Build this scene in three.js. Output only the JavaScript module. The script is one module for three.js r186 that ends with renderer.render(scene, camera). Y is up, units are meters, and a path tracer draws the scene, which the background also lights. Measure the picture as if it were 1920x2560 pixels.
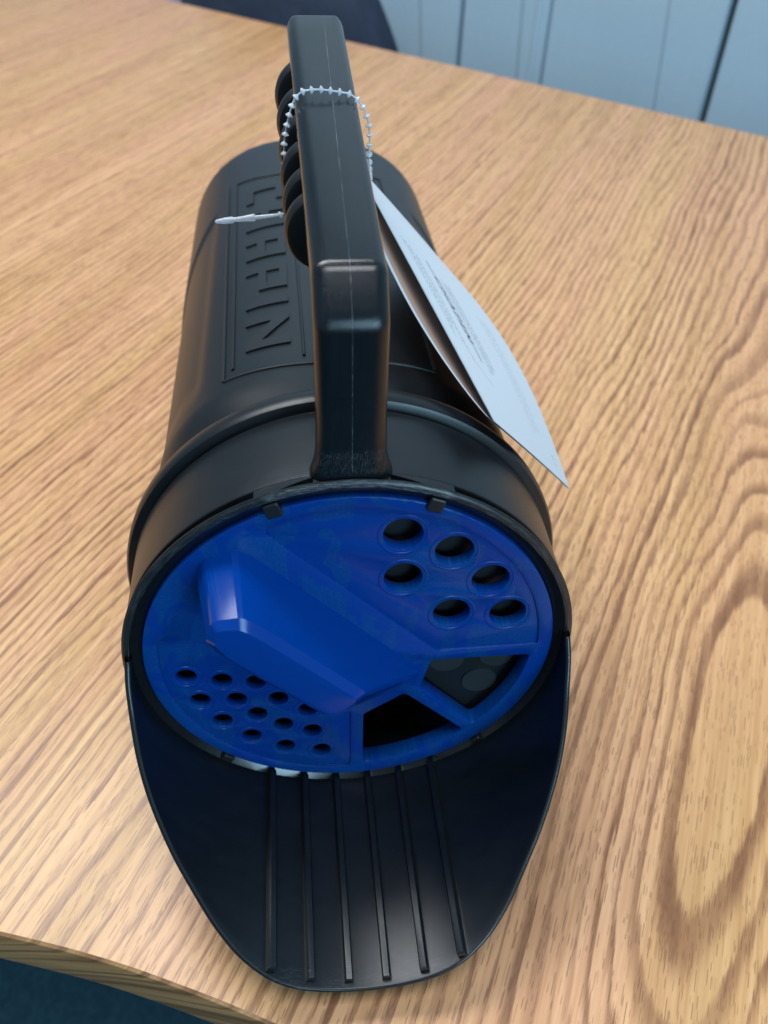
import * as THREE from 'three';
import { RectAreaLightUniformsLib } from 'three/addons/lights/RectAreaLightUniformsLib.js';
import { mergeGeometries, mergeVertices, toCreasedNormals } from 'three/addons/utils/BufferGeometryUtils.js';

RectAreaLightUniformsLib.init();
const scene = new THREE.Scene();

// ------------------------------------------------------------------ camera
const camera = new THREE.PerspectiveCamera(62.35, 768 / 1024, 0.01, 40);
camera.position.set(-0.012509, 0.290521, 0.157108);
camera.up.set(0.042965, 0.728736, -0.683446);
camera.lookAt(-0.012509 + 0.091812, 0.290521 - 0.684063, 0.157108 - 0.723622);
camera.focus = 0.25;
camera.userData.fStop = 14;

// ------------------------------------------------------------------ light
const renderer = new THREE.WebGLRenderer({ antialias: true });
renderer.toneMapping = THREE.LinearToneMapping;
renderer.toneMappingExposure = 0.95;
renderer.shadowMap.enabled = true;
scene.background = new THREE.Color().setRGB(0.19, 0.275, 0.35);   // even light of the room round about

const areaLights = [
  // name, label, centre, looks at, width, height, colour, strength
  ['ceiling_light', 'flat white ceiling light panel above the scoop end of the table', [0.05, 1.75, 0.34], [0.05, 0, 0.34], 0.95, 0.5, [0.94, 0.975, 1.0], 11.5],
  ['ceiling_light', 'added unseen light panel that brightens the wall and far table', [-0.6, 1.7, -0.75], [-0.6, 0, -0.75], 1.2, 0.5, [0.94, 0.975, 1.0], 16.0],  // added panel, unseen, there to brighten the wall and far table
  ['window_pane', 'tall bright window pane facing the scoop end', [0.72, 0.52, 1.85], [0, 0.05, 0], 0.62, 0.8, [0.45, 0.78, 1.0], 15.0],
];

// ------------------------------------------------------------------ helpers
const V3 = (x, y, z) => new THREE.Vector3(x, y, z);
const rad = THREE.MathUtils.degToRad;
const clamp = (x, a, b) => Math.min(b, Math.max(a, x));
const sstep = (a, b, x) => { const t = clamp((x - a) / (b - a), 0, 1); return t * t * (3 - 2 * t); };
const lerp = (a, b, t) => a + (b - a) * t;
const taken = {};
const numbered = (n) => { const k = taken[n] = (taken[n] ?? -1) + 1; return k ? `${n}_${String(k).padStart(3, '0')}` : n; };
function hash(x, y) { let h = Math.imul(x | 0, 374761393) + Math.imul(y | 0, 668265263); h = Math.imul(h ^ (h >>> 13), 1274126177); return ((h ^ (h >>> 16)) >>> 0) / 4294967296; }
function noise(x, y) {
  const xi = Math.floor(x), yi = Math.floor(y), fx = x - xi, fy = y - yi;
  const u = fx * fx * (3 - 2 * fx), v = fy * fy * (3 - 2 * fy);
  const a = hash(xi, yi), b = hash(xi + 1, yi), c = hash(xi, yi + 1), d = hash(xi + 1, yi + 1);
  return a + (b - a) * u + (c - a) * v + (a - b - c + d) * u * v;
}
const fbm = (x, y, n = 4) => { let s = 0, a = 0.5, t = 0; for (let i = 0; i < n; i++) { s += a * noise(x, y); t += a; x = x * 2.03 + 17.1; y = y * 2.03 + 5.3; a *= 0.5; } return s / t; };
let seed = 7;
const rnd = () => { seed = (Math.imul(seed, 1664525) + 1013904223) >>> 0; return seed / 4294967296; };

// things: a group at the thing's base; parts are given in world metres and set back to that base
function thing(name, label, category, base = [0, 0, 0], group) {
  const o = new THREE.Group(); o.name = numbered(name); o.position.set(...base);
  o.userData = { label, category }; if (group) o.userData.group = group;
  o.base = V3(...base); scene.add(o); return o;
}
function part(name, geo, mat, parent, label) {
  geo.translate(-parent.base.x, -parent.base.y, -parent.base.z);
  const m = new THREE.Mesh(geo, mat); m.name = name; m.castShadow = m.receiveShadow = true; m.base = parent.base;
  if (label) m.userData.label = label;
  parent.add(m); return m;
}
function struct(name, geo, mat) { const m = new THREE.Mesh(geo, mat); m.name = name; m.castShadow = m.receiveShadow = true; m.userData.kind = 'structure'; scene.add(m); return m; }

// the spreader is laid out in its own units: ring radius = 1 = 70 mm, z along its axis, y towards the handle
const S = 0.07, TILT = rad(3.6), LIFT = 1.075;
const toWorld = new THREE.Matrix4().makeRotationX(-TILT).multiply(new THREE.Matrix4().makeScale(S, S, S)).multiply(new THREE.Matrix4().makeTranslation(0, LIFT, 0));
const W = (g) => g.applyMatrix4(toWorld);
const crease = (g, deg = 34) => toCreasedNormals(g.index ? g.toNonIndexed() : g, rad(deg));
function noUV(g) { for (const k of Object.keys(g.attributes)) if (k !== 'position' && k !== 'normal') g.deleteAttribute(k); return g; }
function merge(list) { return mergeGeometries(list.map((g) => noUV(g.index ? g.toNonIndexed() : g))); }

// lathe round the z axis; profile = [[r, z], ...]; t0, t1 = angle from the top in degrees
function lathe(profile, t0 = 0, t1 = 360, segs = 160) {
  const g = new THREE.LatheGeometry(profile.map(([r, z]) => new THREE.Vector2(r, z)), segs, Math.PI - rad(t1), rad(t1 - t0));
  g.rotateX(Math.PI / 2);
  return crease(g, 30);
}
function gridGeo(nu, nv, f, closeU = false) {
  const pos = [], uv = [], idx = [];
  for (let j = 0; j <= nv; j++) for (let i = 0; i <= nu; i++) { const p = f(i / nu, j / nv); pos.push(p[0], p[1], p[2]); uv.push(i / nu, j / nv); }
  for (let j = 0; j < nv; j++) for (let i = 0; i < nu; i++) {
    const a = j * (nu + 1) + i, b = a + 1, c = a + nu + 1, d = c + 1; idx.push(a, b, d, a, d, c);
  }
  const g = new THREE.BufferGeometry();
  g.setAttribute('position', new THREE.Float32BufferAttribute(pos, 3)); g.setAttribute('uv', new THREE.Float32BufferAttribute(uv, 2)); g.setIndex(idx);
  g.computeVertexNormals();
  if (closeU) { const n = g.attributes.normal; for (let j = 0; j <= nv; j++) { const a = j * (nu + 1), b = a + nu; const v = V3(n.getX(a) + n.getX(b), n.getY(a) + n.getY(b), n.getZ(a) + n.getZ(b)).normalize(); n.setXYZ(a, v.x, v.y, v.z); n.setXYZ(b, v.x, v.y, v.z); } }
  return g;
}
function roundPath(pts, r, Cls = THREE.Shape) {
  const s = new Cls(), n = pts.length;
  for (let i = 0; i < n; i++) {
    const p = pts[i], a = pts[(i + n - 1) % n], b = pts[(i + 1) % n], rr = p[2] ?? r;
    const la = Math.hypot(a[0] - p[0], a[1] - p[1]), lb = Math.hypot(b[0] - p[0], b[1] - p[1]);
    const ra = Math.min(rr, la * 0.45), rb = Math.min(rr, lb * 0.45);
    const q0 = [p[0] + (a[0] - p[0]) / la * ra, p[1] + (a[1] - p[1]) / la * ra], q1 = [p[0] + (b[0] - p[0]) / lb * rb, p[1] + (b[1] - p[1]) / lb * rb];
    if (i === 0) s.moveTo(q0[0], q0[1]); else s.lineTo(q0[0], q0[1]);
    s.quadraticCurveTo(p[0], p[1], q1[0], q1[1]);
  }
  s.closePath(); return s;
}
const arcPts = (r, a0, a1, n) => Array.from({ length: n + 1 }, (_, i) => { const a = rad(lerp(a0, a1, i / n)); return [r * Math.cos(a), r * Math.sin(a), 0.0001]; });
function tex(w, h, fill, srgb = true) {
  const d = new Uint8Array(w * h * 4);
  for (let j = 0; j < h; j++) for (let i = 0; i < w; i++) { const c = fill(i, j), k = (j * w + i) * 4; d[k] = clamp(c[0], 0, 255); d[k + 1] = clamp(c[1], 0, 255); d[k + 2] = clamp(c[2], 0, 255); d[k + 3] = 255; }
  const t = new THREE.DataTexture(d, w, h); t.wrapS = t.wrapT = THREE.RepeatWrapping; t.magFilter = THREE.LinearFilter; t.minFilter = THREE.LinearMipmapLinearFilter; t.generateMipmaps = true;
  if (srgb) t.colorSpace = THREE.SRGBColorSpace; t.needsUpdate = true; return t;
}
const lin = (r, g, b) => new THREE.Color().setRGB(r, g, b);

// lamps out of the picture
{
  const g = {};
  for (const [name, label, at, to, w, h, col, k] of areaLights) {
    const o = thing(name, label, name === 'window_pane' ? 'window' : 'ceiling light', at, name === 'ceiling_light' ? 'ceiling light panels' : undefined);
    const dir = V3(to[0] - at[0], to[1] - at[1], to[2] - at[2]).normalize();
    const mat = new THREE.MeshStandardMaterial({ color: lin(0.8, 0.8, 0.8), emissive: lin(...col), emissiveIntensity: 0.6 });
    const p = new THREE.Mesh(new THREE.BoxGeometry(w, h, 0.02), mat); p.name = 'diffuser'; p.lookAt(dir); p.position.copy(dir).multiplyScalar(-0.02); o.add(p);
    const fr = new THREE.Mesh(mergeGeometries([[w + 0.06, 0.03, 0, h / 2 + 0.016], [w + 0.06, 0.03, 0, -h / 2 - 0.016], [0.03, h, w / 2 + 0.016, 0], [0.03, h, -w / 2 - 0.016, 0]].map(([a, b, x, y]) => new THREE.BoxGeometry(a, b, 0.03).translate(x, y, 0))), new THREE.MeshStandardMaterial({ color: lin(0.7, 0.7, 0.7), roughness: 0.5 }));
    fr.name = 'frame'; fr.quaternion.copy(p.quaternion); fr.position.copy(p.position); o.add(fr);
    const l = new THREE.RectAreaLight(lin(...col), k, w, h); l.position.set(at[0], at[1], at[2]); scene.add(l); l.lookAt(to[0], to[1], to[2]); l.name = name + '_glow';
  }
}

// ------------------------------------------------------------------ materials
const speck = tex(512, 512, (i, j) => { const v = 128 + (hash(i, j) - 0.5) * 60 + (noise(i / 3, j / 3) - 0.5) * 120; return [v, v, v]; }, false);
const matteBump = (k) => { const t = speck.clone(); t.repeat.set(k, k); t.needsUpdate = true; return t; };
const M = {
  black: new THREE.MeshPhysicalMaterial({ color: lin(0.0055, 0.008, 0.0105), roughness: 0.42, ior: 1.5 }),
  gloss: new THREE.MeshPhysicalMaterial({ color: lin(0.009, 0.0105, 0.0125), roughness: 0.24, ior: 1.5 }),
  dark: new THREE.MeshPhysicalMaterial({ color: lin(0.006, 0.009, 0.0115), roughness: 0.5, ior: 1.5 }),
  lip: new THREE.MeshPhysicalMaterial({ color: lin(0.009, 0.0105, 0.0125), roughness: 0.33, ior: 1.5 }),
  blue: new THREE.MeshPhysicalMaterial({ color: lin(0.0003, 0.038, 0.25), roughness: 0.16, ior: 1.45, specularIntensity: 0.6 }),
  paper: new THREE.MeshStandardMaterial({ color: lin(0.62, 0.72, 0.82), roughness: 0.75, side: THREE.DoubleSide }),
  clear: new THREE.MeshPhysicalMaterial({ color: lin(0.82, 0.87, 0.93), roughness: 0.15, ior: 1.45, transmission: 0.55, thickness: 0.0 }),
};

// black plastic with dust specks, scuffs where it was handled, and window sheen painted as scuffs on the ring; u, v run over a flat layout of the part
function scuffTex(w, h, zones, sd) {
  const base = 19, f = new Float32Array(w * h);
  let q = sd; const R = () => { q = (Math.imul(q, 1664525) + 1013904223) >>> 0; return q / 4294967296; };
  for (const [x0, x1, y0, y1, n, len, ang, str] of zones) for (let k = 0; k < n; k++) {
    let x = lerp(x0, x1, R()) * w, y = lerp(y0, y1, R()) * h; const a = rad(ang + (R() - 0.5) * (x1 - x0 < 0.01 ? 3 : 60)), l = len * (0.3 + R()), v = str * (0.3 + 0.7 * R());
    for (let s = 0; s < l; s++) { const xi = Math.round(x + Math.cos(a) * s), yi = Math.round(y + Math.sin(a) * s); if (xi >= 0 && yi >= 0 && xi < w && yi < h) f[yi * w + xi] += v * Math.sin(Math.PI * (s + 1) / (l + 1)); }
  }
  return tex(w, h, (i, j) => { const v = Math.min(120, f[j * w + i]) + (hash(i + sd, j) > 0.9992 ? 90 * hash(j, i) : 0) + (noise(i / 40 + sd, j / 40) - 0.5) * 5 + (hash(i, j + sd) - 0.5) * 4; return [base - 4 + v, base + 2 + v, base + 7 + v]; });
}
const scuffed = (zones, sd, rough, rep = 5, bs = 0.00003) => new THREE.MeshPhysicalMaterial({ map: scuffTex(1024, 1024, zones, sd), roughness: rough, ior: 1.5, bumpMap: matteBump(rep), bumpScale: bs });
const collarUV = (g) => { const p = g.attributes.position, uv = new Float32Array(p.count * 2); for (let i = 0; i < p.count; i++) { const r = Math.hypot(p.getX(i), p.getY(i)), z = p.getZ(i); uv[2 * i] = (p.getX(i) + 1.05) / 2.1; uv[2 * i + 1] = z + 0.85 + (z > -0.02 ? Math.max(0, 1 - r) : 0); } g.setAttribute('uv', new THREE.BufferAttribute(uv, 2)); return g; };
const flatUV = (g, ax, x0, x1, ay, y0, y1) => { const p = g.attributes.position, uv = new Float32Array(p.count * 2), c = (k, i) => k === 'x' ? p.getX(i) : k === 'y' ? p.getY(i) : p.getZ(i); for (let i = 0; i < p.count; i++) { uv[2 * i] = (c(ax, i) - x0) / (x1 - x0); uv[2 * i + 1] = (c(ay, i) - y0) / (y1 - y0); } g.setAttribute('uv', new THREE.BufferAttribute(uv, 2)); return g; };
M.collar = scuffed([[0.33, 0.67, 0.845, 0.89, 900, 22, 8, 60], [0.02, 0.98, 0.848, 0.887, 2200, 24, 4, 34], [0.29, 0.43, 0.70, 0.79, 420, 34, 35, 16], [0, 1, 0, 1, 90, 16, 30, 34]], 11, 0.34);  // front ring streaks: real scuffs, lightened to stand in for window reflection
M.body = scuffed([[0, 1, 0, 1, 70, 20, 60, 22]], 23, 0.37);
M.handle = scuffed([[0.14, 0.86, 0.02, 0.10, 1000, 22, 60, 70], [0.1, 0.9, 0.1, 1, 220, 20, 40, 20], [0.2, 0.9, 0.50, 0.60, 160, 26, 0, 22], [0.497, 0.503, 0.03, 0.98, 900, 14, 90, 60]], 37, 0.15);
M.lip = scuffed([[0.2, 0.8, 0.90, 0.98, 420, 20, 10, 44], [0.1, 0.9, 0.05, 0.95, 220, 20, 80, 18]], 53, 0.30);

// ------------------------------------------------------------------ table
const G = rad(27), gdir = [Math.sin(G), -Math.cos(G)], cdir = [Math.cos(G), Math.sin(G)];
const cOf = (x, z) => x * cdir[0] + z * cdir[1], aOf = (x, z) => x * gdir[0] + z * gdir[1];
const C0 = -1.0, C1 = -0.20, C2 = 0.24, A0 = -0.2, A1 = 1.1;
const cath = [cOf(0.151, -0.015), aOf(0.151, -0.015)];
function wood(c, a) {
  const wob = (fbm(a * 3.1 + 4, c * 7 + 2, 3) - 0.5);
  const rag = (noise(c * 900, a * 34) - 0.5) * 0.0007 + (noise(c * 2600, a * 95) - 0.5) * 0.0005;
  const dx = c - cath[0] + wob * 0.014 + (noise(a * 14, c * 30) - 0.5) * 0.004 + (noise(a * 60, c * 22) - 0.5) * 0.001 - 0.05 * (a - cath[1]);
  const da = Math.tanh((a - cath[1]) / 0.3) * 0.3 * 0.2 + (noise(a * 20 + 5, c * 60) - 0.5) * 0.004;
  const D = 0.04576, near = sstep(0.03, 0.12, Math.abs(dx));
  const dr = dx + rag * 2.2 + (noise(a * 130, c * 300) - 0.5) * 0.0004;
  const rr = Math.sqrt(D * D + dr * dr + da * da), n = (rr < 0.066 ? rr / 0.0030 : 22 + (rr - 0.066) / 0.0050) + (fbm(c * 24 + 7, a * 1.6, 3) - 0.5) * (0.4 + 2.6 * near);
  const ring = Math.floor(n), t = n - ring;
  const wide = lerp(0.16, lerp(0.6, 0.42, near), hash(ring, 3)), str = ring < 16 ? 0.1 : ring === 16 ? 0.9 : lerp(0.4, 1, hash(ring, 11));
  let band = sstep(0.0, 0.14, t) * (1 - sstep(wide * 0.5, wide + 0.25, t)) * str;
  band *= 0.5 + 0.65 * noise(c * 420 + 3, a * 24);
  // pores: thin dark dashes along the grain
  const pc = c / 0.00043, row = Math.floor(pc), pf = Math.abs(pc - row - 0.5);
  const pl = a / 0.0085 + hash(row, 77) * 9, cell = Math.floor(pl), lf = pl - cell;
  const on = hash(row, cell) < 0.26 + band * 0.5 ? 1 : 0, len = 0.25 + 0.7 * hash(row + 5, cell);
  const pore = on * sstep(0, 0.08, lf) * (1 - sstep(len - 0.08, len, lf)) * (1 - sstep(0.10, 0.5, pf)) * (0.25 + 0.75 * hash(row, cell + 31));
  const tone = fbm(c * 60, a * 3.2, 3) - 0.5, fine = noise(c * 1500, a * 50) - 0.5, streak = noise(c * 620 + 11, a * 5) - 0.5;
  const m = tone * 22 + fine * 18 + streak * 18;
  let r = 209 + m, g = 160 + m * 1.05, b = 114 + m;
  const pink = noise(c * 60 + 8, a * 5) - 0.5; r += pink * 8; b += pink * 12;
  const k = clamp(band, 0, 1) * 0.9;
  r = lerp(r, 126, k); g = lerp(g, 82, k); b = lerp(b, 54, k);
  const p = pore * 0.62; r = lerp(r, 96, p); g = lerp(g, 62, p); b = lerp(b, 42, p);
  return [r, g, b];
}
const leafTex = (w, h, c0, c1) => { const t = tex(w, h, (i, j) => wood(lerp(c0, c1, (i + 0.5) / w), A0 + (A1 - A0) * (j + 0.5) / h)); t.wrapS = t.wrapT = THREE.MirroredRepeatWrapping; t.anisotropy = 8; return t; };
const leafMats = [leafTex(2048, 1024, C0, C1), leafTex(2048, 1536, C1, C2)].map((map) => new THREE.MeshPhysicalMaterial({ map, roughness: 0.36, ior: 1.48, bumpMap: map, bumpScale: 0.00006 }));
const edgeTex = tex(1024, 128, (i, j) => {  // wood colour darkened for a side turned from the overhead light
  const x = i / 1024 * 0.3, y = j / 128 * 0.025; const q = x * 0.8 + y * 1.5 + (noise(x * 60, y * 90) - 0.5) * 0.002;
  const b = sstep(0.35, 0.8, noise(q * 380, x * 9)) * 0.8, f = (noise(q * 1700, x * 30) - 0.5) * 30;
  return [lerp(150, 100, b) + f, lerp(114, 70, b) + f, lerp(74, 42, b) + f];
});
const edgeMat = new THREE.MeshPhysicalMaterial({ map: edgeTex, roughness: 0.4, ior: 1.48 });

const outline = (() => {
  const e0 = [-0.170, -1.186], e1 = [0.459, -0.667], d = [0.771, 0.637];
  const far = [[e1[0] + d[0] * 0.7, e1[1] + d[1] * 0.7], [e0[0] - d[0] * 0.75, e0[1] - d[1] * 0.75]];
  const ctrl = [[-0.92, -0.10], [-0.6, -0.062], [-0.36, -0.022], [-0.22, 0.012], [-0.116, 0.0415], [-0.083, 0.0522], [-0.0555, 0.0633], [-0.033, 0.0735], [0.03, 0.105], [0.12, 0.158], [0.25, 0.24], [0.45, 0.36], [0.8, 0.5]];
  const near = new THREE.CatmullRomCurve3(ctrl.map(([x, z]) => V3(x, 0, z)), false, 'centripetal').getPoints(120).map((p) => [p.x, p.z]);
  return [...far, ...near];   // goes round once
})();
{
  const t = thing('oak_table', 'oak veneer table with brown grain and rounded wooden edge under the black spreader', 'table', [0.1, -0.74, -0.5]);
  const clip = (poly, keepLow) => {
    const out = [], f = (p) => (cOf(p[0], p[1]) - C1) * (keepLow ? 1 : -1);
    for (let i = 0; i < poly.length; i++) { const p = poly[i], q = poly[(i + 1) % poly.length], a = f(p), b = f(q); if (a <= 0) out.push(p); if (a * b < 0) { const s = a / (a - b); out.push([lerp(p[0], q[0], s), lerp(p[1], q[1], s)]); } }
    return out;
  };
  const inset = (poly, k) => poly.map((p, i) => { const a = poly[(i + poly.length - 1) % poly.length], b = poly[(i + 1) % poly.length]; let tx = b[0] - a[0], tz = b[1] - a[1]; const l = Math.hypot(tx, tz); tx /= l; tz /= l; return [p[0] + tz * k, p[1] - tx * k]; });
  const area = THREE.ShapeUtils.area(outline.map(([x, z]) => new THREE.Vector2(x, z)));
  const sg = area > 0 ? -1 : 1;
  const top = inset(outline, 0.0016 * sg);
  for (const low of [true, false]) {     // two leaves of veneer that meet along the grain
    const pos = [], uv = [], poly = clip(top, low), v2 = poly.map(([x, z]) => new THREE.Vector2(x, z));
    for (const f of THREE.ShapeUtils.triangulateShape(v2, [])) {
      const [p, q, r] = f.map((i) => poly[i]); const up = (q[1] - p[1]) * (r[0] - p[0]) - (q[0] - p[0]) * (r[1] - p[1]) > 0;
      for (const [x, z] of up ? [p, q, r] : [p, r, q]) { pos.push(x, 0, z); const c = cOf(x, z); uv.push(low ? (c - C0) / (C1 - C0) : (c - C1) / (C2 - C1), (aOf(x, z) - A0) / (A1 - A0)); }
    }
    const g = new THREE.BufferGeometry(); g.setAttribute('position', new THREE.Float32BufferAttribute(pos, 3)); g.setAttribute('uv', new THREE.Float32BufferAttribute(uv, 2));
    g.setAttribute('normal', new THREE.Float32BufferAttribute(pos.map((_, i) => i % 3 === 1 ? 1 : 0), 3));
    part('veneer_leaf', g, leafMats[low ? 0 : 1], t);
  }
  const rings = [[top, 0], [inset(outline, 0.0005 * sg), -0.0004], [outline, -0.0016], [outline, -0.0225], [inset(outline, 0.0015 * sg), -0.024]];
  const n = outline.length; let run = 0; const cum = [0]; for (let i = 0; i < n; i++) { run += Math.hypot(outline[(i + 1) % n][0] - outline[i][0], outline[(i + 1) % n][1] - outline[i][1]); cum.push(run); }
  const eg = gridGeo(n, rings.length - 1, (u, v) => { const i = Math.round(u * n), k = Math.round(v * (rings.length - 1)); const p = rings[k][0][i % n]; return [p[0], rings[k][1], p[1]]; });
  const uvs = eg.attributes.uv; for (let k = 0; k < rings.length; k++) for (let i = 0; i <= n; i++) uvs.setXY(k * (n + 1) + i, cum[i] / 0.3, -rings[k][1] / 0.025);
  part('edge_band', crease(eg, 25), edgeMat, t, 'brown wooden edge band with slanting grain, shade painted into its colour');
  const under = new THREE.ShapeGeometry(new THREE.Shape(rings[4][0].map(([x, z]) => new THREE.Vector2(x, -z)))); under.rotateX(-Math.PI / 2); under.translate(0, -0.024, 0);
  part('underside', under, edgeMat, t);
  part('pedestal', merge([new THREE.CylinderGeometry(0.07, 0.09, 0.68, 32).translate(0.1, -0.37, -0.5), new THREE.CylinderGeometry(0.3, 0.33, 0.035, 48).translate(0.1, -0.7215, -0.5)]), M.dark, t);
}

// ------------------------------------------------------------------ floor, wall, things behind
const carpet = tex(512, 512, (i, j) => { const v = (hash(i, j) - 0.5) * 26 + (noise(i / 5, j / 5) - 0.5) * 30 + (fbm(i / 90, j / 90) - 0.5) * 30; return [38 + v * 0.5, 74 + v * 0.6, 88 + v * 0.6]; });
carpet.repeat.set(16, 16);
{
  const f = new THREE.PlaneGeometry(8, 8); f.rotateX(-Math.PI / 2); f.translate(0, -0.74, -0.5);
  struct('floor', f, new THREE.MeshStandardMaterial({ map: carpet, roughness: 0.95 }));
}
const wallDir = V3(0.771, 0, 0.637), wallBack = V3(0.637, 0, -0.771);
const wallH = (V3(-0.17, 0, -1.186).dot(wallBack)) + 0.30;
const wallPt = (s, y, d = 0) => wallDir.clone().multiplyScalar(s).addScaledVector(wallBack, wallH + d).setY(y);
{
  const b = wallPt(-0.5, -0.74, 0.06);
  const w = thing('panelled_wall', 'blue grey painted wall of upright panels behind the oak table', 'wall', [b.x, b.y, b.z]);
  const paint = tex(256, 256, (i, j) => { const v = (fbm(i / 30, j / 30, 4) - 0.5) * 10 + (hash(i, j) - 0.5) * 3; return [170 + v, 194 + v, 209 + v]; });
  paint.wrapS = paint.wrapT = THREE.MirroredRepeatWrapping;
  const pm = new THREE.MeshStandardMaterial({ map: paint, roughness: 0.55 });
  const ang = Math.atan2(-wallDir.z, wallDir.x);
  const put = (g, s, y, d) => { g.rotateY(ang); const p = wallPt(s, y, d); g.translate(p.x, p.y, p.z); return g; };
  const cuts = [-3.0, -2.55, -2.31, -2.07, -1.83, -1.45, -1.21, -0.97, -0.823, -0.586, -0.448, -0.209, 0.03, 0.27, 0.51, 0.75, 1.2, 1.7, 2.2];
  const gap = (s) => Math.abs(s + 0.209) < 0.01 ? 0.004 : Math.abs(s + 0.448) < 0.01 ? 0.001 : 0.0028;
  for (let i = 0; i + 1 < cuts.length; i++) {
    const a = cuts[i] + gap(cuts[i]), c = cuts[i + 1] - gap(cuts[i + 1]), wd = c - a;
    const sh = roundPath([[-wd / 2, 0], [wd / 2, 0], [wd / 2, 2.5], [-wd / 2, 2.5]], 0.002);
    const g = new THREE.ExtrudeGeometry(sh, { depth: 0.012, bevelEnabled: true, bevelSize: 0.004, bevelThickness: 0.004, bevelSegments: 2, bevelOffset: -0.004 });
    part('panel', put(g, (a + c) / 2, -0.74, 0), pm, w);
    if (Math.abs(c + 0.448) < 0.02) { // raised moulding beside the joint
      const m = new THREE.CylinderGeometry(0.006, 0.006, 2.5, 16, 1); part('moulding', put(m, c - 0.016, -0.74 + 1.25, -0.013), pm, w);
    }
  }
  part('backing', put(new THREE.BoxGeometry(5.2, 2.52, 0.04), -0.4, 0.5, 0.0365), new THREE.MeshStandardMaterial({ color: lin(0.2, 0.28, 0.33), roughness: 0.8 }), w);
}
function mound(name, label, cat, s0, dep, hw, hd, top, mat, sd) {   // slumped cloth shape standing on the floor
  const b = wallPt(s0, -0.74, dep), t = thing(name, label, cat, [b.x, b.y, b.z]);
  const g = gridGeo(72, 60, (u, v) => {
    const a = u * Math.PI * 2, vv = Math.sin(v * Math.PI / 2), k = Math.pow(Math.max(0, 1 - Math.pow(v, 3.2)), 0.62);
    const fold = 1 + 0.07 * (fbm(Math.cos(a) * 2.2 + sd, v * 5 + Math.sin(a) * 2.2, 4) - 0.5) + 0.025 * Math.sin(a * 7 + v * 11 + sd) * (1 - v);
    const p = wallDir.clone().multiplyScalar(Math.cos(a) * hw * k * fold).addScaledVector(wallBack, Math.sin(a) * hd * k * fold);
    return [b.x + p.x, -0.74 + v * top, b.z + p.z];
  }, true);
  part('fabric', g, mat, t);
}
const weave = tex(256, 256, (i, j) => { const v = (hash(i >> 1, j) - 0.5) * 12 + (fbm(i / 40, j / 40) - 0.5) * 14; return [34 + v, 46 + v, 66 + v]; });
weave.repeat.set(6, 6);
mound('cloth_bundle', 'dark navy cloth bundle slumped behind the far edge of the table', 'cloth', -0.80, -0.165, 0.285, 0.12, 0.88, new THREE.MeshStandardMaterial({ map: weave, roughness: 0.9 }), 3);
mound('cloth_bundle', 'pale lilac cloth beside the dark navy bundle', 'cloth', -1.14, -0.17, 0.2, 0.1, 0.9, new THREE.MeshStandardMaterial({ color: lin(0.42, 0.34, 0.5), roughness: 0.9 }), 8);

// ------------------------------------------------------------------ the spreader
const spreader = thing('hand_spreader', 'black plastic canister spreader with blue dial, scoop lip and top handle', 'spreader', [0, 0, -0.1]);

// canister: a tube with a squarish section, sides dished between collar and rear
const N_ = 2.4;
const semi = (z) => 0.932 + 0.025 * clamp((-0.6 - z) / 3.7, 0, 1);
const shiftX = (z) => 0.0078 * z;
const low = (z) => lerp(semi(z), 0.80, sstep(-0.8, -4.5, z));      // underside rises to the rear
function bodyPoint(th, z, k = 1) {                                    // th from the top, degrees
  const s = Math.sin(rad(th)), c = Math.cos(rad(th)), a = semi(z), b = c < 0 ? low(z) : a;
  const blend = sstep(-0.70, -0.95, z), e = lerp(2, N_, blend);
  const r = Math.pow(Math.pow(Math.abs(s) / a, e) + Math.pow(Math.abs(c) / b, e), -1 / e);
  const at = Math.abs(th > 180 ? th - 360 : th);
  const zr = -3.385 + 0.019 * Math.max(0, at - 43);
  const dish = 0.013 * sstep(40.5, 45, at) * (1 - sstep(112, 120, at)) * sstep(zr - 0.035, zr, z) * (1 - sstep(-1.25, -1.0, z - 0.006 * Math.max(0, at - 50)));
  const R = (r - dish) * k;
  return [R * s + shiftX(z), R * c, z];
}
const topY = (x, z) => { const a = semi(z); return a * Math.pow(Math.max(0, 1 - Math.pow(Math.abs(x - shiftX(z)) / a, N_)), 1 / N_); };
const canister = (() => {
  const rows = []; const NZ = 210;
  for (let i = 0; i <= NZ; i++) rows.push([lerp(-0.66, -4.40, i / NZ), 1]);
  const r = 0.17; for (let i = 1; i <= 10; i++) { const q = i / 10 * Math.PI / 2; rows.push([-4.40 - Math.sin(q) * r, 1 - (1 - Math.cos(q)) * r / 0.95]); }
  for (const k of [0.6, 0.3, 0.001]) rows.push([-4.57, k]);
  const g = gridGeo(220, rows.length - 1, (u, v) => { const [z, k] = rows[Math.round(v * (rows.length - 1))]; return bodyPoint(-u * 360 + 360, z, k); }, true);
  return part('canister', W(flatUV(g, 'x', -1.05, 1.05, 'z', -4.7, -0.6)), M.body, spreader);
})();

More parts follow.
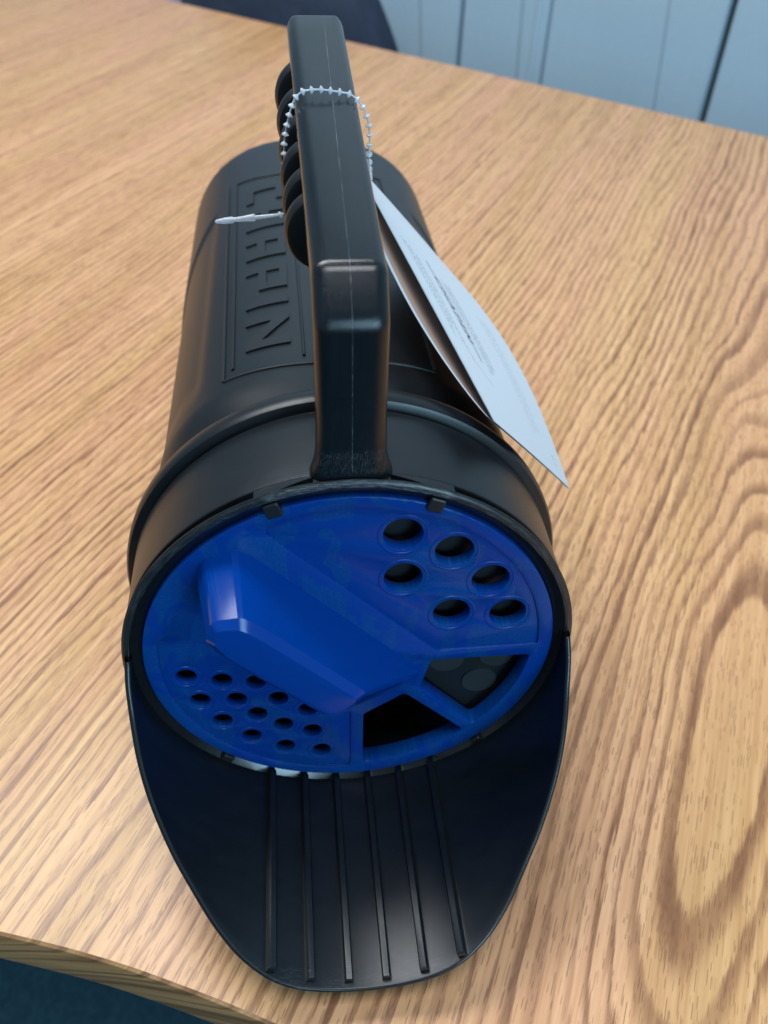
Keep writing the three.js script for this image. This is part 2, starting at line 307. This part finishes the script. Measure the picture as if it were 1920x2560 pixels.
// raised border and letters on the canister
function strip(x0, z0, x1, z1, wdt, h, nseg = 24) {     // thin raised bead between two points on the top
  const dx = x1 - x0, dz = z1 - z0, l = Math.hypot(dx, dz), nx = -dz / l * wdt / 2, nz = dx / l * wdt / 2;
  const prof = [[-1, -0.004], [-0.8, h * 0.8], [-0.3, h], [0.3, h], [0.8, h * 0.8], [1, -0.004]];
  return gridGeo(prof.length - 1, nseg, (u, v) => { const [q, y] = prof[Math.round(u * (prof.length - 1))]; const x = x0 + dx * v + nx * q, z = z0 + dz * v + nz * q; return [x, topY(x, z) + y, z]; });
}
{
  const list = [];
  const line = (pts) => { for (let i = 0; i + 1 < pts.length; i++) list.push(strip(...pts[i], ...pts[i + 1], 0.017, 0.0085)); };
  line([[-0.632, -3.78], [-0.542, -1.035]]); line([[-0.542, -1.03], [-0.33, -1.01], [-0.12, -1.0], [0.1, -1.0], [0.31, -1.01], [0.47, -1.02]]);
  line([[-0.573, -3.715], [-0.499, -1.105]]); line([[-0.575, -3.72], [-0.38, -3.67], [-0.213, -3.65], [0.0, -3.64], [0.2, -3.66], [0.46, -3.72]]);
  line([[0.46, -3.71], [0.468, -1.03]]); line([[-0.19, -3.6], [-0.155, -1.08]]);
  part('raised_border', W(merge(list)), M.black, canister);
  // raised block letters: boxes given in (along, up), no two overlapping
  const xb = (z) => -0.437 + 0.025 * (z + 1.21), xt = (z) => -0.217 + 0.013 * (z + 1.21);
  const at = (a, b) => { const x = lerp(xb(a), xt(a), b); return [x, a]; };
  const H = 0.010;
  function slab(quad) {   // quad of (along, up) corners: p00, p10 (along), p11, p01
    const [p00, p10, p11, p01] = quad; const nu = 12, nv = 6;
    const P = (u, v, y) => { const a = lerp(lerp(p00[0], p10[0], v), lerp(p01[0], p11[0], v), u), b = lerp(lerp(p00[1], p10[1], v), lerp(p01[1], p11[1], v), u); const [x, z] = at(a, b); return [x, topY(x, z) + y, z]; };
    const e = 0.001;
    return merge([gridGeo(nu, nv, (u, v) => P(u, v, H)), gridGeo(nu, 1, (u, v) => P(u, 0, lerp(-0.01, H, v))), gridGeo(nu, 1, (u, v) => P(u, 1, lerp(H, -0.01, v))), gridGeo(nv, 1, (u, v) => P(0, u, lerp(H, -0.01, v))), gridGeo(nv, 1, (u, v) => P(1, u, lerp(-0.01, H, v)))]);
  }
  const q = (a0, a1, b0, b1) => slab([[a0, b0], [a1, b0], [a1, b1], [a0, b1]]);
  const w = 0.075, letters = [
    [q(-3.465, -3.39, 0, 1), q(-3.39, -3.193, 0, 0.2), q(-3.39, -3.193, 0.82, 1)],
    [q(-3.045, -2.97, 0, 1), q(-2.80, -2.727, 0, 1), q(-2.97, -2.80, 0.41, 0.61)],
    [q(-2.575, -2.50, 0, 1), q(-2.355, -2.28, 0, 1), q(-2.50, -2.355, 0.82, 1), q(-2.50, -2.355, 0.28, 0.49)],
    [q(-2.149, -2.074, 0, 1), q(-1.924, -1.849, 0.31, 1), q(-2.074, -1.924, 0.82, 1), q(-2.074, -1.924, 0.31, 0.5)],
    [q(-1.731, -1.656, 0, 1)],
    [q(-1.545, -1.47, 0, 1), q(-1.288, -1.213, 0, 1), slab([[-1.47, 0.60], [-1.288, 0.02], [-1.288, 0.36], [-1.47, 0.98]])],
  ];
  for (const l of letters) part('raised_letter', W(merge(l)), M.black, canister);
}

// collar: bead, groove and front flange
const collar = part('collar', W(collarUV(merge([
  lathe([[0.915, -0.68], [0.94, -0.705], [0.962, -0.70], [1.01, -0.655], [1.036, -0.614], [1.044, -0.592], [1.046, -0.565], [1.045, -0.532], [1.036, -0.515], [1.02, -0.509], [0.99, -0.507], [0.986, -0.503], [0.986, -0.494], [0.99, -0.489], [1.0, -0.487], [1.002, -0.48], [1.001, -0.40], [0.995, -0.10], [0.992, -0.07], [0.988, -0.066], [0.955, -0.064], [0.955, -0.019], [0.99, -0.018], [0.999, -0.015], [1.0, -0.009], [0.994, -0.003], [0.985, 0.0], [0.972, 0.001], [0.9665, -0.001]]),
  lathe([[0.9185, -0.034], [0.917, -0.30]]),
]))), M.collar, spreader);
{ // solid stretches that close the groove on top
  const fill = (t0, t1) => lathe([[0.945, -0.066], [0.9905, -0.067], [0.9905, -0.0165], [0.945, -0.0175]], t0, t1, 14);
  const wedge = (sgn) => { // triangular pocket beside the handle
    const g = gridGeo(16, 3, (u, v) => { const th = sgn * lerp(8.5, 17.5, u), z1 = lerp(-0.058, -0.018, u); const pr = [[0.945, -0.066], [0.9905, -0.067], [0.993, z1], [0.945, z1]][Math.round(v * 3)]; return [pr[0] * Math.sin(rad(th)), pr[0] * Math.cos(rad(th)), pr[1]]; });
    return crease(g, 30);
  };
  part('flange_web', W(flatUV(merge([fill(-22.2, -17.5), fill(17.5, 23.8), fill(-8.5, 8.5), wedge(-1), wedge(1)]), 'x', -1.05, 1.05, 'z', -0.85, 0.15)), M.collar, collar);
}
part('inner_bevel', W(lathe([[0.9665, -0.001], [0.962, -0.0035], [0.922, -0.0315], [0.9185, -0.034]], 0, 360, 200)), new THREE.MeshPhysicalMaterial({ color: lin(0.0055, 0.008, 0.0105), roughness: 0.2, ior: 1.5 }), collar);
// hooks that hold the dial
const hook = (th, w, r0, r1, z0, z1) => { const sh = roundPath([[-w / 2, r0], [w / 2, r0], [w / 2, r1], [-w / 2, r1]], 0.012); const g = new THREE.ExtrudeGeometry(sh, { depth: z1 - z0 - 0.012, bevelEnabled: true, bevelSize: 0.006, bevelThickness: 0.006, bevelSegments: 2, bevelOffset: -0.006 }); g.translate(0, 0, z0 + 0.006); g.rotateZ(-rad(th)); return g; };
for (const [th, w, r0] of [[-19.3, 0.066, 0.888], [20.6, 0.066, 0.890], [-138.7, 0.06, 0.908], [137.6, 0.055, 0.917]]) part('dial_clip', W(hook(th, w, r0, 0.955, -0.03, 0.004)), M.black, spreader);

// scoop lip with six ribs
{
  const tab = [[84, 0.03], [88, 0.08], [93, 0.125], [97, 0.17], [105, 0.30], [112, 0.405], [118, 0.49], [125, 0.595], [131, 0.68], [139, 0.81], [146, 0.905], [152, 0.962], [156, 0.99], [162, 1.012], [170, 1.021], [180, 1.023]];
  const Z = (th) => { const a = th > 180 ? 360 - th : th; for (let i = 0; i + 1 < tab.length; i++) if (a <= tab[i + 1][0]) { const t = clamp((a - tab[i][0]) / (tab[i + 1][0] - tab[i][0]), 0, 1); return lerp(tab[i][1], tab[i + 1][1], t); } return 1.023; };
  const zs = []; for (let i = 0; i <= 200; i++) { let s = 0, n = 0; for (let k = -4; k <= 4; k++) { const th = clamp(84 + 192 * i / 200 + k * 0.6, 84, 276); s += Z(th); n++; } zs.push(s / n); }
  const Ri = 0.957, Ro = 0.984, prof = [];   // inner from back to edge, round the edge, outer to the back
  for (let i = 0; i <= 20; i++) prof.push([Ri, i / 20, 0]);
  prof.push([Ri + 0.004, 1, 0.008], [Ri + 0.0135, 1, 0.012], [Ro - 0.004, 1, 0.008]);
  for (let i = 20; i >= 0; i--) prof.push([Ro, i / 20, 0]);
  const g = gridGeo(200, prof.length - 1, (u, v) => { const th = 84 + 192 * u, [r, t, e] = prof[Math.round(v * (prof.length - 1))]; const z = lerp(-0.02, zs[Math.round(u * 200)] - 0.012, t) + e; return [r * Math.sin(rad(th)), r * Math.cos(rad(th)), z]; });
  const lip = part('scoop_lip', W(flatUV(g, 'x', -1, 1, 'z', -0.03, 1.03)), M.lip, spreader);
  const ends = [0.956, 0.985, 0.992, 0.994, 0.988, 0.965];
  ends.forEach((ze, i) => {
    const x = (i - 2.5) * 0.1655, th = 180 - Math.asin(x / 0.957) * 180 / Math.PI;
    const sec = [[-0.021, 0.962], [-0.017, 0.923], [-0.012, 0.918], [0.012, 0.918], [0.017, 0.923], [0.021, 0.962]];
    const zz = [[-0.045, 0.028], [-0.02, 0.012], [-0.005, 0.0], [0.05, 0.0], [0.5, 0.0], [ze - 0.012, 0], [ze - 0.003, 0.004], [ze, 0.012], [ze, 0.03]];
    const r = gridGeo(sec.length - 1, zz.length - 1, (u, v) => { const [a, rr] = sec[Math.round(u * (sec.length - 1))], [z, d] = zz[Math.round(v * (zz.length - 1))]; const R = Math.min(0.966, rr + d); const s = Math.sin(rad(th)), c = Math.cos(rad(th)); return [R * s + a * -c, R * c + a * s, z]; });
    part('rib', W(flatUV(crease(r, 40), 'x', -1, 1, 'z', -0.03, 1.03)), M.lip, lip);
  });
}

// dial
const dustTex = (w, sd) => tex(w, w, (i, j) => {
  const x = i / w * 8, y = j / w * 8; const f = fbm(x * 0.8 + sd, y * 0.8 + 0.7 * noise(x * 1.7, y * 1.7), 4), g = fbm(x * 2.2 + 9, y * 1.1 + sd, 3);
  const wet = clamp(sstep(0.485, 0.50, f) * (1 - sstep(0.60, 0.612, f)) + sstep(0.60, 0.61, g), 0, 1);
  const d = (hash(i, j) > 0.9935 ? 70 * hash(j, i) : 0) + (noise(i / 2, j / 2) - 0.5) * 16; const k = lerp(1, 0.35, wet);
  return [(6 + d) * k, 50 + (11 + d) * k, 135 + (-5 + d * 0.7) * k];
});
const blueDust = new THREE.MeshPhysicalMaterial({ map: dustTex(1024, 4), roughness: 0.28, ior: 1.45, specularIntensity: 0.5 });
function planarUV(g) { const p = g.attributes.position, uv = new Float32Array(p.count * 2); for (let i = 0; i < p.count; i++) { uv[i * 2] = (p.getX(i) + 1) / 2; uv[i * 2 + 1] = (p.getY(i) + 1) / 2; } g.setAttribute('uv', new THREE.BufferAttribute(uv, 2)); return g; }
const dialZ = -0.012;
const bigSector = [...arcPts(0.852, 0.5, 113, 40), [-0.343, 0.742, 0.03], [0.336, 0.044, 0.03], [0.385, -0.004, 0.02]];
const smallSector = [[-0.004, -0.835, 0.03], [-0.004, -0.40, 0.02], [-0.10, -0.40, 0.02], [-0.66, 0.165, 0.06], [-0.835, 0.165, 0.03], ...arcPts(0.852, 171, 268.5, 34)];
const win1 = [[0.365, -0.058, 0.02], [0.826, -0.058, 0.045], ...arcPts(0.828, -6, -41, 12), [0.598, -0.565, 0.04], [0.318, -0.258, 0.02], [0.352, -0.10, 0.02]];
const win2 = [[0.052, -0.43, 0.02], [0.25, -0.285, 0.03], [0.557, -0.60, 0.04], ...arcPts(0.828, -50, -84, 12), [0.052, -0.822, 0.045]];
{
  const disc = new THREE.Shape(); disc.absarc(0, 0, 0.911, 0, Math.PI * 2, false);
  for (const w of [bigSector, smallSector, win1, win2]) disc.holes.push(roundPath(w, 0.02, THREE.Path));
  const ex = (s, d, b = 0.007, n = 2) => new THREE.ExtrudeGeometry(s, { depth: d - 2 * b, bevelEnabled: true, bevelSize: b, bevelThickness: b, bevelSegments: n, bevelOffset: -b * 0.5, curveSegments: 96 });
  const g = crease(ex(disc, 0.085), 35); g.translate(0, 0, dialZ - 0.085 + 0.007); planarUV(g);
  const dial = part('dial', W(g), blueDust, spreader, 'blue plastic dial with sieve holes and two windows');
  const grow = (pts, k) => pts;   // panels are set a little below the frame
  const panel = (sector, holes, r, dep) => {
    const s = roundPath(sector, 0.02); for (const [x, y] of holes) { const h = new THREE.Path(); h.absarc(x, y, r, 0, Math.PI * 2, true); s.holes.push(h); }
    const e = new THREE.ExtrudeGeometry(s, { depth: dep, bevelEnabled: true, bevelSize: 0.006, bevelThickness: 0.005, bevelSegments: 2, bevelOffset: 0.002, curveSegments: 28 }); e.translate(0, 0, dialZ - dep - 0.017);
    const list = [e.index ? e.toNonIndexed() : e];
    for (const [x, y] of holes) { const t = new THREE.TorusGeometry(r + 0.012, 0.006, 8, 36).toNonIndexed(); t.scale(1, 1, 0.8); t.translate(x, y, dialZ - 0.0135); list.push(t); }
    const m = mergeGeometries(list.map((q) => { const c = q.clone(); c.computeVertexNormals(); return c; }));
    return planarUV(crease(m, 35));
  };
  const big = [[0.205, 0.701], [0.421, 0.598], [0.214, 0.460], [0.590, 0.425], [0.436, 0.233], [0.689, 0.214]];
  const small = [[-0.746, -0.09], [-0.591, -0.131], [-0.439, -0.156], [-0.702, -0.262], [-0.536, -0.272], [-0.344, -0.285], [-0.615, -0.424], [-0.449, -0.39], [-0.331, -0.482], [-0.193, -0.548], [-0.209, -0.382], [-0.488, -0.557], [-0.329, -0.659], [-0.152, -0.711]];
  part('sieve_panel', W(panel(bigSector, big, 0.089, 0.05)), blueDust, dial, 'blue panel with six large round holes');
  part('sieve_panel', W(panel(smallSector, small, 0.054, 0.032)), blueDust, dial, 'blue panel with many small round holes');
  // knob: a bar that stands out of the dial, ramped at one end
  const d = [0.686, -0.728], n = [0.728, 0.686];
  const base = [[-0.80, 0.150], [0.30, 0.150], [0.335, 0.11], [0.31, -0.085], [0.26, -0.125], [-0.68, -0.13], [-0.82, -0.10], [-0.865, 0.0]];
  const topo = [[-0.735, 0.122], [-0.08, 0.122], [-0.058, 0.095], [-0.058, -0.055], [-0.10, -0.10], [-0.66, -0.104], [-0.765, -0.075], [-0.812, 0.02]];
  const dense = (poly) => { const o = []; for (let i = 0; i < poly.length; i++) { const p = poly[i], q = poly[(i + 1) % poly.length]; for (let k = 0; k < 8; k++) o.push([lerp(p[0], q[0], k / 8), lerp(p[1], q[1], k / 8)]); } const r = o.map((_, i) => { let x = 0, y = 0, w = 0; for (let k = -2; k <= 2; k++) { const a = o[(i + k + o.length) % o.length], ww = 3 - Math.abs(k); x += a[0] * ww; y += a[1] * ww; w += ww; } return [x / w, y / w]; }); return r; };
  const B = dense(base), T = dense(topo), cen = T.reduce((s, p) => [s[0] + p[0] / T.length, s[1] + p[1] / T.length], [0, 0]);
  const T2 = T.map(([u, w]) => [cen[0] + (u - cen[0]) * 0.925, cen[1] + (w - cen[1]) * 0.70]);
  const rings = [[B, B, 0, -0.045], [B, T, 0.02, 0.0], [B, T, 0.97, 0.292], [B, T, 1, 0.302], [T, T2, 1, 0.329], [T2, cen, 0.08, 0.3305], [T2, cen, 0.5, 0.331], [T2, cen, 1, 0.332]];
  const kg = gridGeo(B.length, rings.length - 1, (u, v) => { const i = Math.round(u * B.length) % B.length, [P, Q, t, z] = rings[Math.round(v * (rings.length - 1))]; const p = P[i], q = Q === cen ? cen : Q[i]; const a = lerp(p[0], q[0], t), b = lerp(p[1], q[1], t); return [a * d[0] + b * n[0], a * d[1] + b * n[1], z]; }, true);
  kg.scale(1, 1, 1);
  { const ix = kg.index.array; for (let i = 0; i < ix.length; i += 3) { const s = ix[i + 1]; ix[i + 1] = ix[i + 2]; ix[i + 2] = s; } kg.computeVertexNormals(); }
  part('knob', W(planarUV(crease(kg, 17))), M.blue, dial, 'raised smooth blue turning knob');
  // black shutter behind the big holes
  const sh = new THREE.Shape(); sh.moveTo(0, 0); for (const p of arcPts(0.88, -45, 118, 40)) sh.lineTo(p[0], p[1]); sh.lineTo(0, 0);
  const pl = new THREE.ExtrudeGeometry(sh, { depth: 0.02, bevelEnabled: false, curveSegments: 40 }); pl.translate(0, 0, -0.150);
  const plate = part('shutter', W(pl), M.dark, spreader, 'black plate behind the dial openings');
  for (const [x, y] of [[0.462, -0.19], [0.705, -0.173], [0.635, -0.36]]) { const c = new THREE.CylinderGeometry(0.085, 0.09, 0.012, 40); c.rotateX(Math.PI / 2); c.translate(x, y, -0.126); part('round_boss', W(c), new THREE.MeshPhysicalMaterial({ color: lin(0.017, 0.022, 0.025), roughness: 0.6 }), plate); }
  const back = new THREE.CircleGeometry(0.93, 64); back.translate(0, 0, -0.9); part('inner_baffle', W(back), M.dark, spreader);
}

// handle
const slope = (2.19 - 1.775) / 1.80;
{
  const hx = (z) => -0.04 * clamp((-0.15 - z) / 1.8, 0, 1);
  // outer line of the flange, (z, y), with small arcs at the two bends
  const key = [[-0.022, 0.95], [-0.022, 1.635], [-0.148, 1.785], [-1.955, 2.195]];
  const path = [];
  const arc = (a, p, b, r, n) => { const la = Math.hypot(a[0] - p[0], a[1] - p[1]), lb = Math.hypot(b[0] - p[0], b[1] - p[1]); const q0 = [lerp(p[0], a[0], r / la), lerp(p[1], a[1], r / la)], q1 = [lerp(p[0], b[0], r / lb), lerp(p[1], b[1], r / lb)]; for (let i = 0; i <= n; i++) { const t = i / n; path.push([(1 - t) ** 2 * q0[0] + 2 * t * (1 - t) * p[0] + t * t * q1[0], (1 - t) ** 2 * q0[1] + 2 * t * (1 - t) * p[1] + t * t * q1[1]]); } };
  path.push(key[0]); for (const y of [0.99, 1.02, 1.05, 1.09, 1.2, 1.4]) path.push([-0.022, y]);
  arc(key[0], key[1], key[2], 0.045, 8); arc(key[1], key[2], key[3], 0.03, 8);
  for (let i = 1; i <= 12; i++) path.push([lerp(-0.25, -1.955, i / 12), lerp(1.808, 2.195, i / 12)]);
  const hw = 0.130, rr = 0.058, th = 0.085, sec = [];
  for (let k = 0; k <= 6; k++) { const q = k / 6 * Math.PI / 2; sec.push([-hw + rr - rr * Math.cos(q), -rr + rr * Math.sin(q)]); }
  for (let k = 0; k <= 6; k++) { const q = k / 6 * Math.PI / 2; sec.push([hw - rr + rr * Math.sin(q), -rr + rr * Math.cos(q)]); }
  const s0 = [...sec]; s0.splice(7, 0, [-0.008, 0], [-0.004, 0.0055], [0.004, 0.0055], [0.008, 0]);   // moulding seam down the middle
  s0.push([hw, -th], [-hw, -th], s0[0].slice());
  const frame = path.map((p, i) => { const a = path[Math.max(0, i - 1)], b = path[Math.min(path.length - 1, i + 1)]; let tz = b[0] - a[0], ty = b[1] - a[1]; const l = Math.hypot(tz, ty); tz /= l; ty /= l; return { p, t: [tz, ty], n: [ty, -tz] }; });
  // rounded far end
  const last = frame[frame.length - 1], endR = 0.045; const secAt = [];
  frame.forEach((f) => secAt.push([f, 1, 0]));
  for (let k = 1; k <= 5; k++) { const q = k / 5 * Math.PI / 2; secAt.push([{ p: [last.p[0] + last.t[0] * endR * Math.sin(q), last.p[1] + last.t[1] * endR * Math.sin(q)], t: last.t, n: last.n }, 1 - (1 - Math.cos(q)) * 0.2, (1 - Math.cos(q)) * endR]); }
  secAt.push([secAt[secAt.length - 1][0], 0.01, 0.04]);
  const baseFlare = (y) => 1 + 0.22 * Math.exp(-Math.max(0, y - 1.0) / 0.045);
  const g = gridGeo(s0.length - 1, secAt.length - 1, (u, v) => {
    const [f, k, drop] = secAt[Math.round(v * (secAt.length - 1))], [sx, sn] = s0[Math.round(u * (s0.length - 1))];
    const w = f.p[1] < 1.3 ? baseFlare(f.p[1]) : 1, nn = k < 0.05 ? -0.045 : Math.min(sn, -drop);
    return [sx * k * w + hx(f.p[0]), f.p[1] + f.n[1] * nn, f.p[0] + f.n[0] * nn];
  });
  const handle = part('handle', W(flatUV(crease(g, 32), 'x', -0.18, 0.18, 'y', 0.98, 2.25)), M.handle, spreader, 'glossy black handle with raised centre seam');
  // web under the flange
  const web = roundPath([[-0.09, 0.95, 0.001], [-0.09, 1.60], [-0.19, 1.72], [-1.93, 2.11, 0.05], [-1.93, 1.95, 0.05], [-0.52, 1.63, 0.1], [-0.30, 1.46, 0.1], [-0.27, 0.95, 0.001]], 0.06);
  const wg = new THREE.ExtrudeGeometry(web, { depth: 0.15, bevelEnabled: true, bevelSize: 0.02, bevelThickness: 0.02, bevelSegments: 3, bevelOffset: -0.02, curveSegments: 10 });
  wg.translate(0, 0, -0.075); wg.applyMatrix4(new THREE.Matrix4().set(0, 0, 1, 0, 0, 1, 0, 0, 1, 0, 0, 0, 0, 0, 0, 1)); { const p = wg.attributes.position; for (let i = 0; i < p.count; i++) p.setX(i, p.getX(i) + hx(p.getZ(i))); wg.computeVertexNormals(); }
  part('handle_web', W(crease(wg, 35)), M.black, handle);
  // rear flange of the post
  const rf = new THREE.BoxGeometry(0.24, 0.52, 0.05, 1, 1, 1); rf.translate(0, 1.22, -0.285); part('post_rear_flange', W(rf), M.black, handle);
  // round finger ribs under the grip
  for (const z of [-0.72, -0.89, -1.08, -1.28, -1.5, -1.73]) {
    const y = 1.775 - slope * (z + 0.15) - 0.232;
    const prof = [[0.001, -0.042], [0.15, -0.042], [0.166, -0.035], [0.176, -0.018], [0.178, 0], [0.176, 0.018], [0.166, 0.035], [0.15, 0.042], [0.001, 0.042]];
    const lg = lathe(prof, 0, 360, 48); lg.scale(1, 1.02, 1); lg.rotateX(Math.atan(slope)); lg.translate(hx(z) - 0.026, y, z); part('finger_rib', W(lg), M.black, handle);
  }
}

// ------------------------------------------------------------------ hang tag: a folded card leaning on the canister
const card = { B: [0.6211, 0.9686, -0.4107], e1: [0.5586, -0.7142, -0.4217], e2: [-0.2729, 0.3219, -0.9066], n: [0.7833, 0.6215, -0.0151], w: 1.0046, l: 1.7563 };
const cardAt = (u, v, off = 0) => { const k = 0.0893 * u * Math.sin(Math.PI * v) + 0.0011 * Math.sin(Math.PI * v) + 0.0032 * u * v + 0.0037 * Math.sin(Math.PI * u) + off; return [0, 1, 2].map((i) => card.B[i] + card.e1[i] * u * card.w + card.e2[i] * v * card.l + card.n[i] * k); };
{
  const cv = document.createElement('canvas'); cv.width = 1024; cv.height = 600; const c = cv.getContext('2d');
  c.fillStyle = '#cbd6e0'; c.fillRect(0, 0, 1024, 600);
  // canvas x runs along the card from its top to its bottom edge, y across it from the open edge to the fold
  c.fillStyle = '#5b6068';
  const run = (x0, x1, y, h) => { let x = x0; while (x < x1) { const w = 6 + rnd() * 22; c.globalAlpha = 0.55 + rnd() * 0.4; c.fillRect(x, y, Math.min(w, x1 - x), h); x += w + 5; } c.globalAlpha = 1; };
  const Y = (y) => 600 - y;
  for (let k = 0; k < 5; k++) run(290 + k * 12, 700 - (k % 3) * 30, Y(70 + k * 13), 3);
  c.strokeStyle = '#33373d'; c.lineWidth = 2.5; c.beginPath(); c.moveTo(318, Y(190)); c.quadraticCurveTo(520, Y(150), 735, Y(190)); c.quadraticCurveTo(520, Y(222), 318, Y(190)); c.stroke();
  c.fillStyle = '#474c54'; c.font = 'italic bold 32px sans-serif'; c.textBaseline = 'middle'; c.textAlign = 'center'; c.save(); c.translate(525, Y(187)); c.scale(2.3, 1); c.fillText('CHAPIN', 0, 0); c.restore();
  c.fillStyle = '#6d727b'; for (let k = 0; k < 5; k++) run(380 + (k % 2) * 20, 770 - k * 8, Y(228 + k * 11), 3.5);
  c.strokeStyle = '#70757c'; c.lineWidth = 2; c.beginPath(); c.moveTo(680, Y(110)); c.quadraticCurveTo(780, Y(120), 825, Y(190)); c.stroke();
  c.fillStyle = '#b8a048'; for (let k = 0; k < 7; k++) c.fillRect(660 + k * 16, Y(122 + (k % 2) * 6), 9, 3);
  c.fillStyle = '#8e949e'; for (let k = 0; k < 5; k++) run(440, 900 - k * 6, Y(410 + k * 15), 3);
  c.strokeStyle = '#7f858e'; c.beginPath(); c.arc(945, Y(520), 7, 0, 7); c.stroke(); run(960, 990, Y(520), 4);
  const print = new THREE.CanvasTexture(cv); print.colorSpace = THREE.SRGBColorSpace; print.anisotropy = 8;
  const t = (() => { const b = V3(...cardAt(1, 0.4)).applyMatrix4(toWorld); return thing('hang_tag', 'folded white printed card tag leaning on the right of the canister', 'tag', [b.x, b.y, b.z]); })();
  const sheet = (off, th) => { // thin folded leaf with real thickness
    const face = (o) => gridGeo(24, 40, (u, v) => cardAt(u, v, off(u, v) + o));
    const a = face(th), b = face(0); const uvFix = (g) => { const uv = g.attributes.uv; for (let i = 0; i < uv.count; i++) { const u = uv.getX(i), v = uv.getY(i); uv.setXY(i, 1 - v, u); } };
    uvFix(a); uvFix(b);
    return [a, b];
  };
  const printed = new THREE.MeshStandardMaterial({ map: print, roughness: 0.6, side: THREE.DoubleSide });
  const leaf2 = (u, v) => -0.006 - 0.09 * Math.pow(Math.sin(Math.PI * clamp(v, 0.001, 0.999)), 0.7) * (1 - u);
  part('printed_leaf', W(sheet(() => 0, 0.003)[0]), printed, t, 'outer leaf with fine print and an oval mark');
  part('leaf_back', W(sheet(() => 0, 0.003)[1]), M.paper, t);
  part('under_leaf', W(sheet(leaf2, 0.003)[0]), new THREE.MeshStandardMaterial({ color: lin(0.46, 0.33, 0.27), roughness: 0.5, side: THREE.DoubleSide }), t, 'inner leaf standing a little open, brown wood reflection painted into its colour');  // brown stands in for shaded card reflecting the wood
  part('leaf_edge', W(gridGeo(2, 40, (u, v) => cardAt(u * 0.035 - 0.004, v, leaf2(0, v) + 0.006))), M.paper, t, 'white edge of the inner leaf');
}

// ------------------------------------------------------------------ beaded plastic tie that holds the tag
{
  const top = [[-0.147, 2.031], [-0.119, 2.052], [-0.0835, 2.058], [-0.0445, 2.059], [-0.0073, 2.055], [0.030, 2.050], [0.069, 2.043], [0.102, 2.022]].map(([x, y]) => [x, y, -1.21]);
  const left = [[-0.165, 1.998], [-0.177, 1.963], [-0.188, 1.925], [-0.196, 1.889], [-0.203, 1.851], [-0.2045, 1.8125], [-0.2035, 1.775], [-0.197, 1.738]].map(([x, y], i) => [x, y, -1.21]);
  const right = [[0.1246, 1.993], [0.1406, 1.958], [0.1506, 1.922], [0.154, 1.884], [0.154, 1.845], [0.152, 1.809]].map(([x, y]) => [x, y, -1.21]);
  const hole = cardAt(0.06, 0.94, 0.02);
  const tail = [[-0.2006, 1.554, -1.25], [-0.2344, 1.540, -1.25]];
  const clasp = [[-0.3335, 1.522, -1.25], [-0.461, 1.513, -1.25], [-0.5248, 1.5115, -1.25]];
  const rightOn = [1, 2, 3, 4, 5, 6].map((k) => [0, 1, 2].map((i) => lerp(right[5][i], hole[i], k / 6) + (i === 1 ? -0.03 * Math.sin(k / 6 * Math.PI) : 0)));
  const leftOn = [[-0.185, 1.70, -1.215], [-0.165, 1.665, -1.225], [-0.15, 1.63, -1.235], [-0.155, 1.595, -1.245], [-0.175, 1.57, -1.25]];
  const all = [...rightOn.slice().reverse(), ...right.slice().reverse(), ...top.slice().reverse(), ...left, ...leftOn, ...tail];
  const b = V3(...tail[0]).applyMatrix4(toWorld);
  const t = thing('beaded_tie', 'clear beaded plastic tie looped over the black handle', 'tie', [b.x, b.y, b.z]);
  const curve = new THREE.CatmullRomCurve3([...all, clasp[0]].map((p) => V3(...p)), false, 'centripetal');
  part('strand', W(new THREE.TubeGeometry(curve, 260, 0.0038, 6)), M.clear, t);
  const bead = new THREE.LatheGeometry([[0.0005, -0.0135], [0.0105, -0.005], [0.0155, 0.0005], [0.014, 0.004], [0.005, 0.0085], [0.0005, 0.0095]].map(([r, y]) => new THREE.Vector2(r, y)), 14);
  all.forEach((p, i) => {
    const a = all[Math.max(0, i - 1)], c = all[Math.min(all.length - 1, i + 1)]; const d = V3(c[0] - a[0], c[1] - a[1], c[2] - a[2]).normalize();
    const g = bead.clone(); g.applyQuaternion(new THREE.Quaternion().setFromUnitVectors(V3(0, 1, 0), d)); g.translate(...p); part('bead', W(g), M.clear, t);
  });
  // clasp: two stepped sleeves ending in a point
  const dir = V3(clasp[2][0] - tail[1][0], clasp[2][1] - tail[1][1], 0), L = dir.length();
  const cg = new THREE.LatheGeometry([[0.0005, 0], [0.007, 0.01], [0.008, 0.06], [0.009, 0.11], [0.0165, 0.115], [0.016, 0.125], [0.0125, 0.16], [0.0095, 0.205], [0.0145, 0.212], [0.0135, 0.25], [0.008, 0.285], [0.0005, 0.292]].map(([r, y]) => new THREE.Vector2(r, y / 0.292 * L)), 18);
  cg.applyQuaternion(new THREE.Quaternion().setFromUnitVectors(V3(0, 1, 0), dir.clone().normalize())); cg.translate(...tail[1]);
  part('clasp', W(cg), M.clear, t);
}

scene.traverse((o) => { if (o.isMesh) { o.castShadow = true; o.receiveShadow = true; } delete o.base; });
renderer.render(scene, camera);
